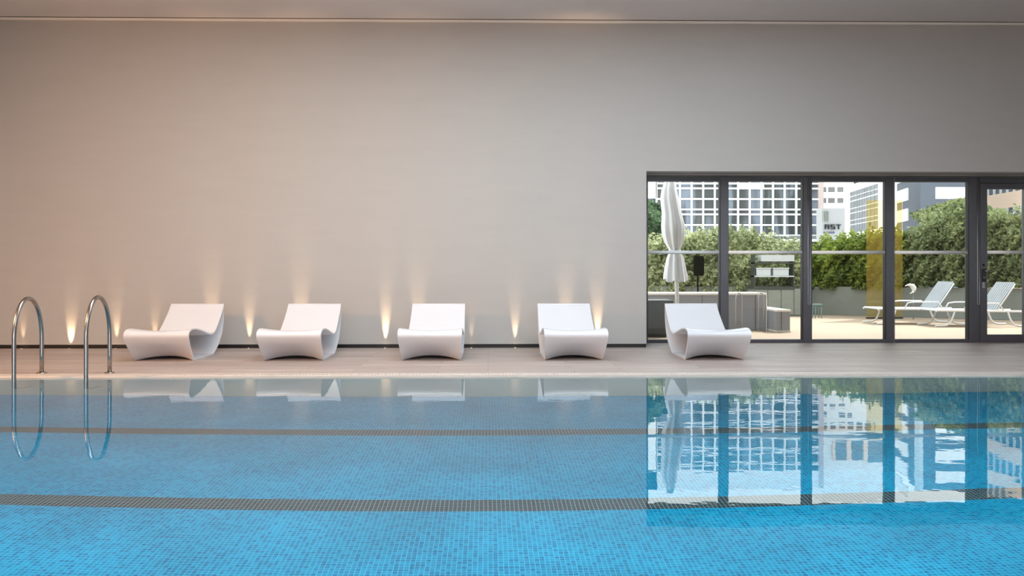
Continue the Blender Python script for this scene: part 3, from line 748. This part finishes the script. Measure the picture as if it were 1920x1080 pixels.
# sign block
YS = 56.0
G = Fac((X(1541.5,YS),YS), (X(1584,YS),YS), 'sign_building', 'light grey block lettered RST beside the glass tower')
G.part('wall', [(0,G.L,-10,G.z(1560,390.5))], m_sign, 0, 1.0)
G.part('louvre_panel', [(G.u(1543+k*2.2),G.u(1544+k*2.2),G.z(1547,415),G.z(1547,396)) for k in range(5)], m_cab, -.1, 0)
def strokes(x0, x1, y0, y1, kind):
    w = 1.6; h = 1.4; R = []
    B = lambda a,b,c,d: R.append((G.u(a),G.u(b),G.z(1560,d),G.z(1560,c)))
    if kind == 'R':
        B(x0,x0+w,y0,y1); B(x0,x1,y0,y0+h); B(x1-w,x1,y0,(y0+y1)/2+.6); B(x0,x1,(y0+y1)/2-.6,(y0+y1)/2+h-.6); B(x1-w-.6,x1,(y0+y1)/2+.8,y1)
    if kind == 'S':
        B(x0,x1,y0,y0+h); B(x0,x0+w,y0,(y0+y1)/2); B(x0,x1,(y0+y1)/2-.8,(y0+y1)/2+.8); B(x1-w,x1,(y0+y1)/2,y1); B(x0,x1,y1-h,y1)
    if kind == 'T':
        B(x0,x1,y0,y0+h); B((x0+x1)/2-w/2,(x0+x1)/2+w/2,y0,y1)
    return R
for kd, (a, b) in (('R',(1546,1554.2)),('S',(1557,1565)),('T',(1567.5,1576))):
    m = MB()
    for (u0,u1,z0,z1) in strokes(a,b,421,430,kd): m.box(u0,u1,-.12,0,z0,z1, M=G.M)
    m.build('letter_'+kd.lower(), m_letter, G.e)
G.part('small_lettering', [(G.u(1544+k*1.9),G.u(1545.2+k*1.9),G.z(1560,437.5),G.z(1560,434.5)) for k in range(11) if k != 3], mat('letter_violet',(96,96,128),.6,noise=.02), -.08, 0)
# dark building: left face and front face
YD = 70.0
cx0 = X(1726, YD)
Dk = Fac((cx0,YD), (X(1846,YD),YD), 'slate_building', 'dark slate blue building with white band panels')
zt = Dk.zr(1760, 925)
_fp = [(cx0,YD),(X(1824,YD),YD),(X(1824,YD),YD+3),(X(1660,82)+1,83),(X(1660,82),82)]
m = MB(); m.v = [(a,b,-12) for a,b in _fp]+[(a,b,zt) for a,b in _fp]
for i in range(5): m.face((i,(i+1)%5,5+(i+1)%5,5+i))
m.face((4,3,2,1,0)); m.face((5,6,7,8,9)); m.build('wall', m_darkb, Dk.e)
zA = Dk.z(1780,373); hA = Dk.z(1780,351)-zA; per = 1.86
for k in range(-1, 6):
    Dk.part('white_panel', [(Dk.u(1753.5),Dk.u(1821),zA+per*k,zA+per*k+hA)], m_white, -.08, 0)
Dk.part('corner_pilaster', [(Dk.u(1720),Dk.u(1727.5),Dk.z(1725,330),zt)], m_box, -.3, .5)
D2 = Fac((X(1660,82),82), (cx0,YD), 'side_face', None, None)
bpy.data.objects.remove(D2.e); D2.e = Dk.e
zB = D2.z(1674.5,384); hB = D2.z(1674.5,362.5)-zB; perB = zB-D2.z(1674.5,418)+.1
for k in range(-1, 7):
    D2.part('white_panel', [(D2.u(1674.5),D2.u(1703.5),zB+perB*k,zB+perB*k+hB)], m_white, -.12, 0)
# peach building
E = Fac((X(1842,80),80), (X(2010,66),66), 'peach_building', 'peach coloured building with ribbon windows beyond the glazed door')
zb = E.z(1846,395); zt_ = E.z(1846,368); hp_ = zt_-zb; per = 2.88
E.part('wall', [(0,E.L,-12,zb-1.44)], m_peach, 0, 12)
for k in range(0, 6):
    zz0 = zb+per*k
    E.part('peach_band', [(0,E.L,zz0,zz0+hp_)], m_peach, 0, 12)
for k in range(-1, 5):
    zz0 = zb+per*k+hp_
    E.part('ribbon_window', [(0,E.L,zz0,zb+per*(k+1))], m_darkb2, .3, 11.6)
    us = []
    q = .6
    while q < E.L: us.append((q,q+.1,zz0,zb+per*(k+1))); q += 1.15
    E.part('window_mullion', us, m_twhite, .1, .3)

# ------------------------------------------------------------------ lights
def area(name, loc, rot, sx, sy, energy, col, spread=math.pi):
    L = bpy.data.lights.new(name, 'AREA'); L.shape = 'RECTANGLE'; L.size = sx; L.size_y = sy; L.energy = energy; L.color = col; L.spread = spread
    o = bpy.data.objects.new(name, L); COL.objects.link(o); o.location = loc; o.rotation_euler = rot; return o
area('opening_fill_light', ((WX0+WX1)/2, YB+.02, WZ/2+.05), (math.radians(-90),0,math.pi), WX1-WX0, WZ-.15, 110, (.96,.98,1.0)).rotation_euler = (math.radians(90),0,0)  # added booster lamp in the unseen rear opening, lifts the room light
area('ceiling_fill_light', (1.9, 7.9, CEIL-.02), (0,0,0), 5.4, 1.6, 235, (.70,.88,1.0))  # added cool area lamp below the ceiling, no skylight built
area('ceiling_fill_light', (-2.3, 7.9, CEIL-.02), (0,0,0), 4.0, 1.6, 168, (1,.91,.83))  # added warm area lamp washing the left part of the wall
area('ceiling_wash_light', (2, .95, 3.7), (math.radians(150),0,0), 14, .2, 600, (.90,.95,1.0), math.radians(110))  # added unseen lamp to brighten the ceiling
area('warm_fill_light', (-8.6, 5.5, 3.0), (0,math.radians(-60),0), 1.0, 1.0, 330, (1,.48,.18))  # added lamp out of view, warms the left end of the wall
# added underwater strip on the unseen near pool wall, lights the tiles
area('pool_fill_strip', (2.6, PY0+.04, -.32), (math.radians(90),0,0), 22.5, .12, 1600, (.9,1,.96), math.radians(60))
sun = bpy.data.lights.new('sun', 'SUN'); sun.energy = 5.0; sun.angle = math.radians(.6); sun.color = (1,.93,.86)
so = bpy.data.objects.new('sun', sun); COL.objects.link(so)
so.rotation_euler = Vector((-.62,-.5,-1.0)).to_track_quat('-Z', 'Y').to_euler()
wd = bpy.data.worlds.new('sky'); S.world = wd; wd.use_nodes = True
nt = wd.node_tree; bg = nt.nodes['Background']
bg.inputs[0].default_value = (.97,.985,1.0,1); bg.inputs[1].default_value = 2.8

# ------------------------------------------------------------------ camera & view
cd = bpy.data.cameras.new('camera'); cam = bpy.data.objects.new('camera', cd); COL.objects.link(cam)
cd.sensor_width = 36; cd.lens = F/1920*36; cd.shift_x = (960-PX)/1920; cd.shift_y = (PY-540)/1920
cam.location = (0,0,H); cam.rotation_euler = (math.radians(90),0,-TH); cd.clip_end = 500
S.camera = cam
v = S.view_settings; v.view_transform = 'Standard'; v.look = 'None'; v.gamma = 1; v.use_curve_mapping = False; v.exposure = 0.0
c = S.cycles; c.use_denoising = True; c.caustics_refractive = False; c.caustics_reflective = False
c.max_bounces = 10; c.transparent_max_bounces = 16; c.sample_clamp_indirect = 6
try: c.denoiser = 'OPENIMAGEDENOISE'
except Exception: pass
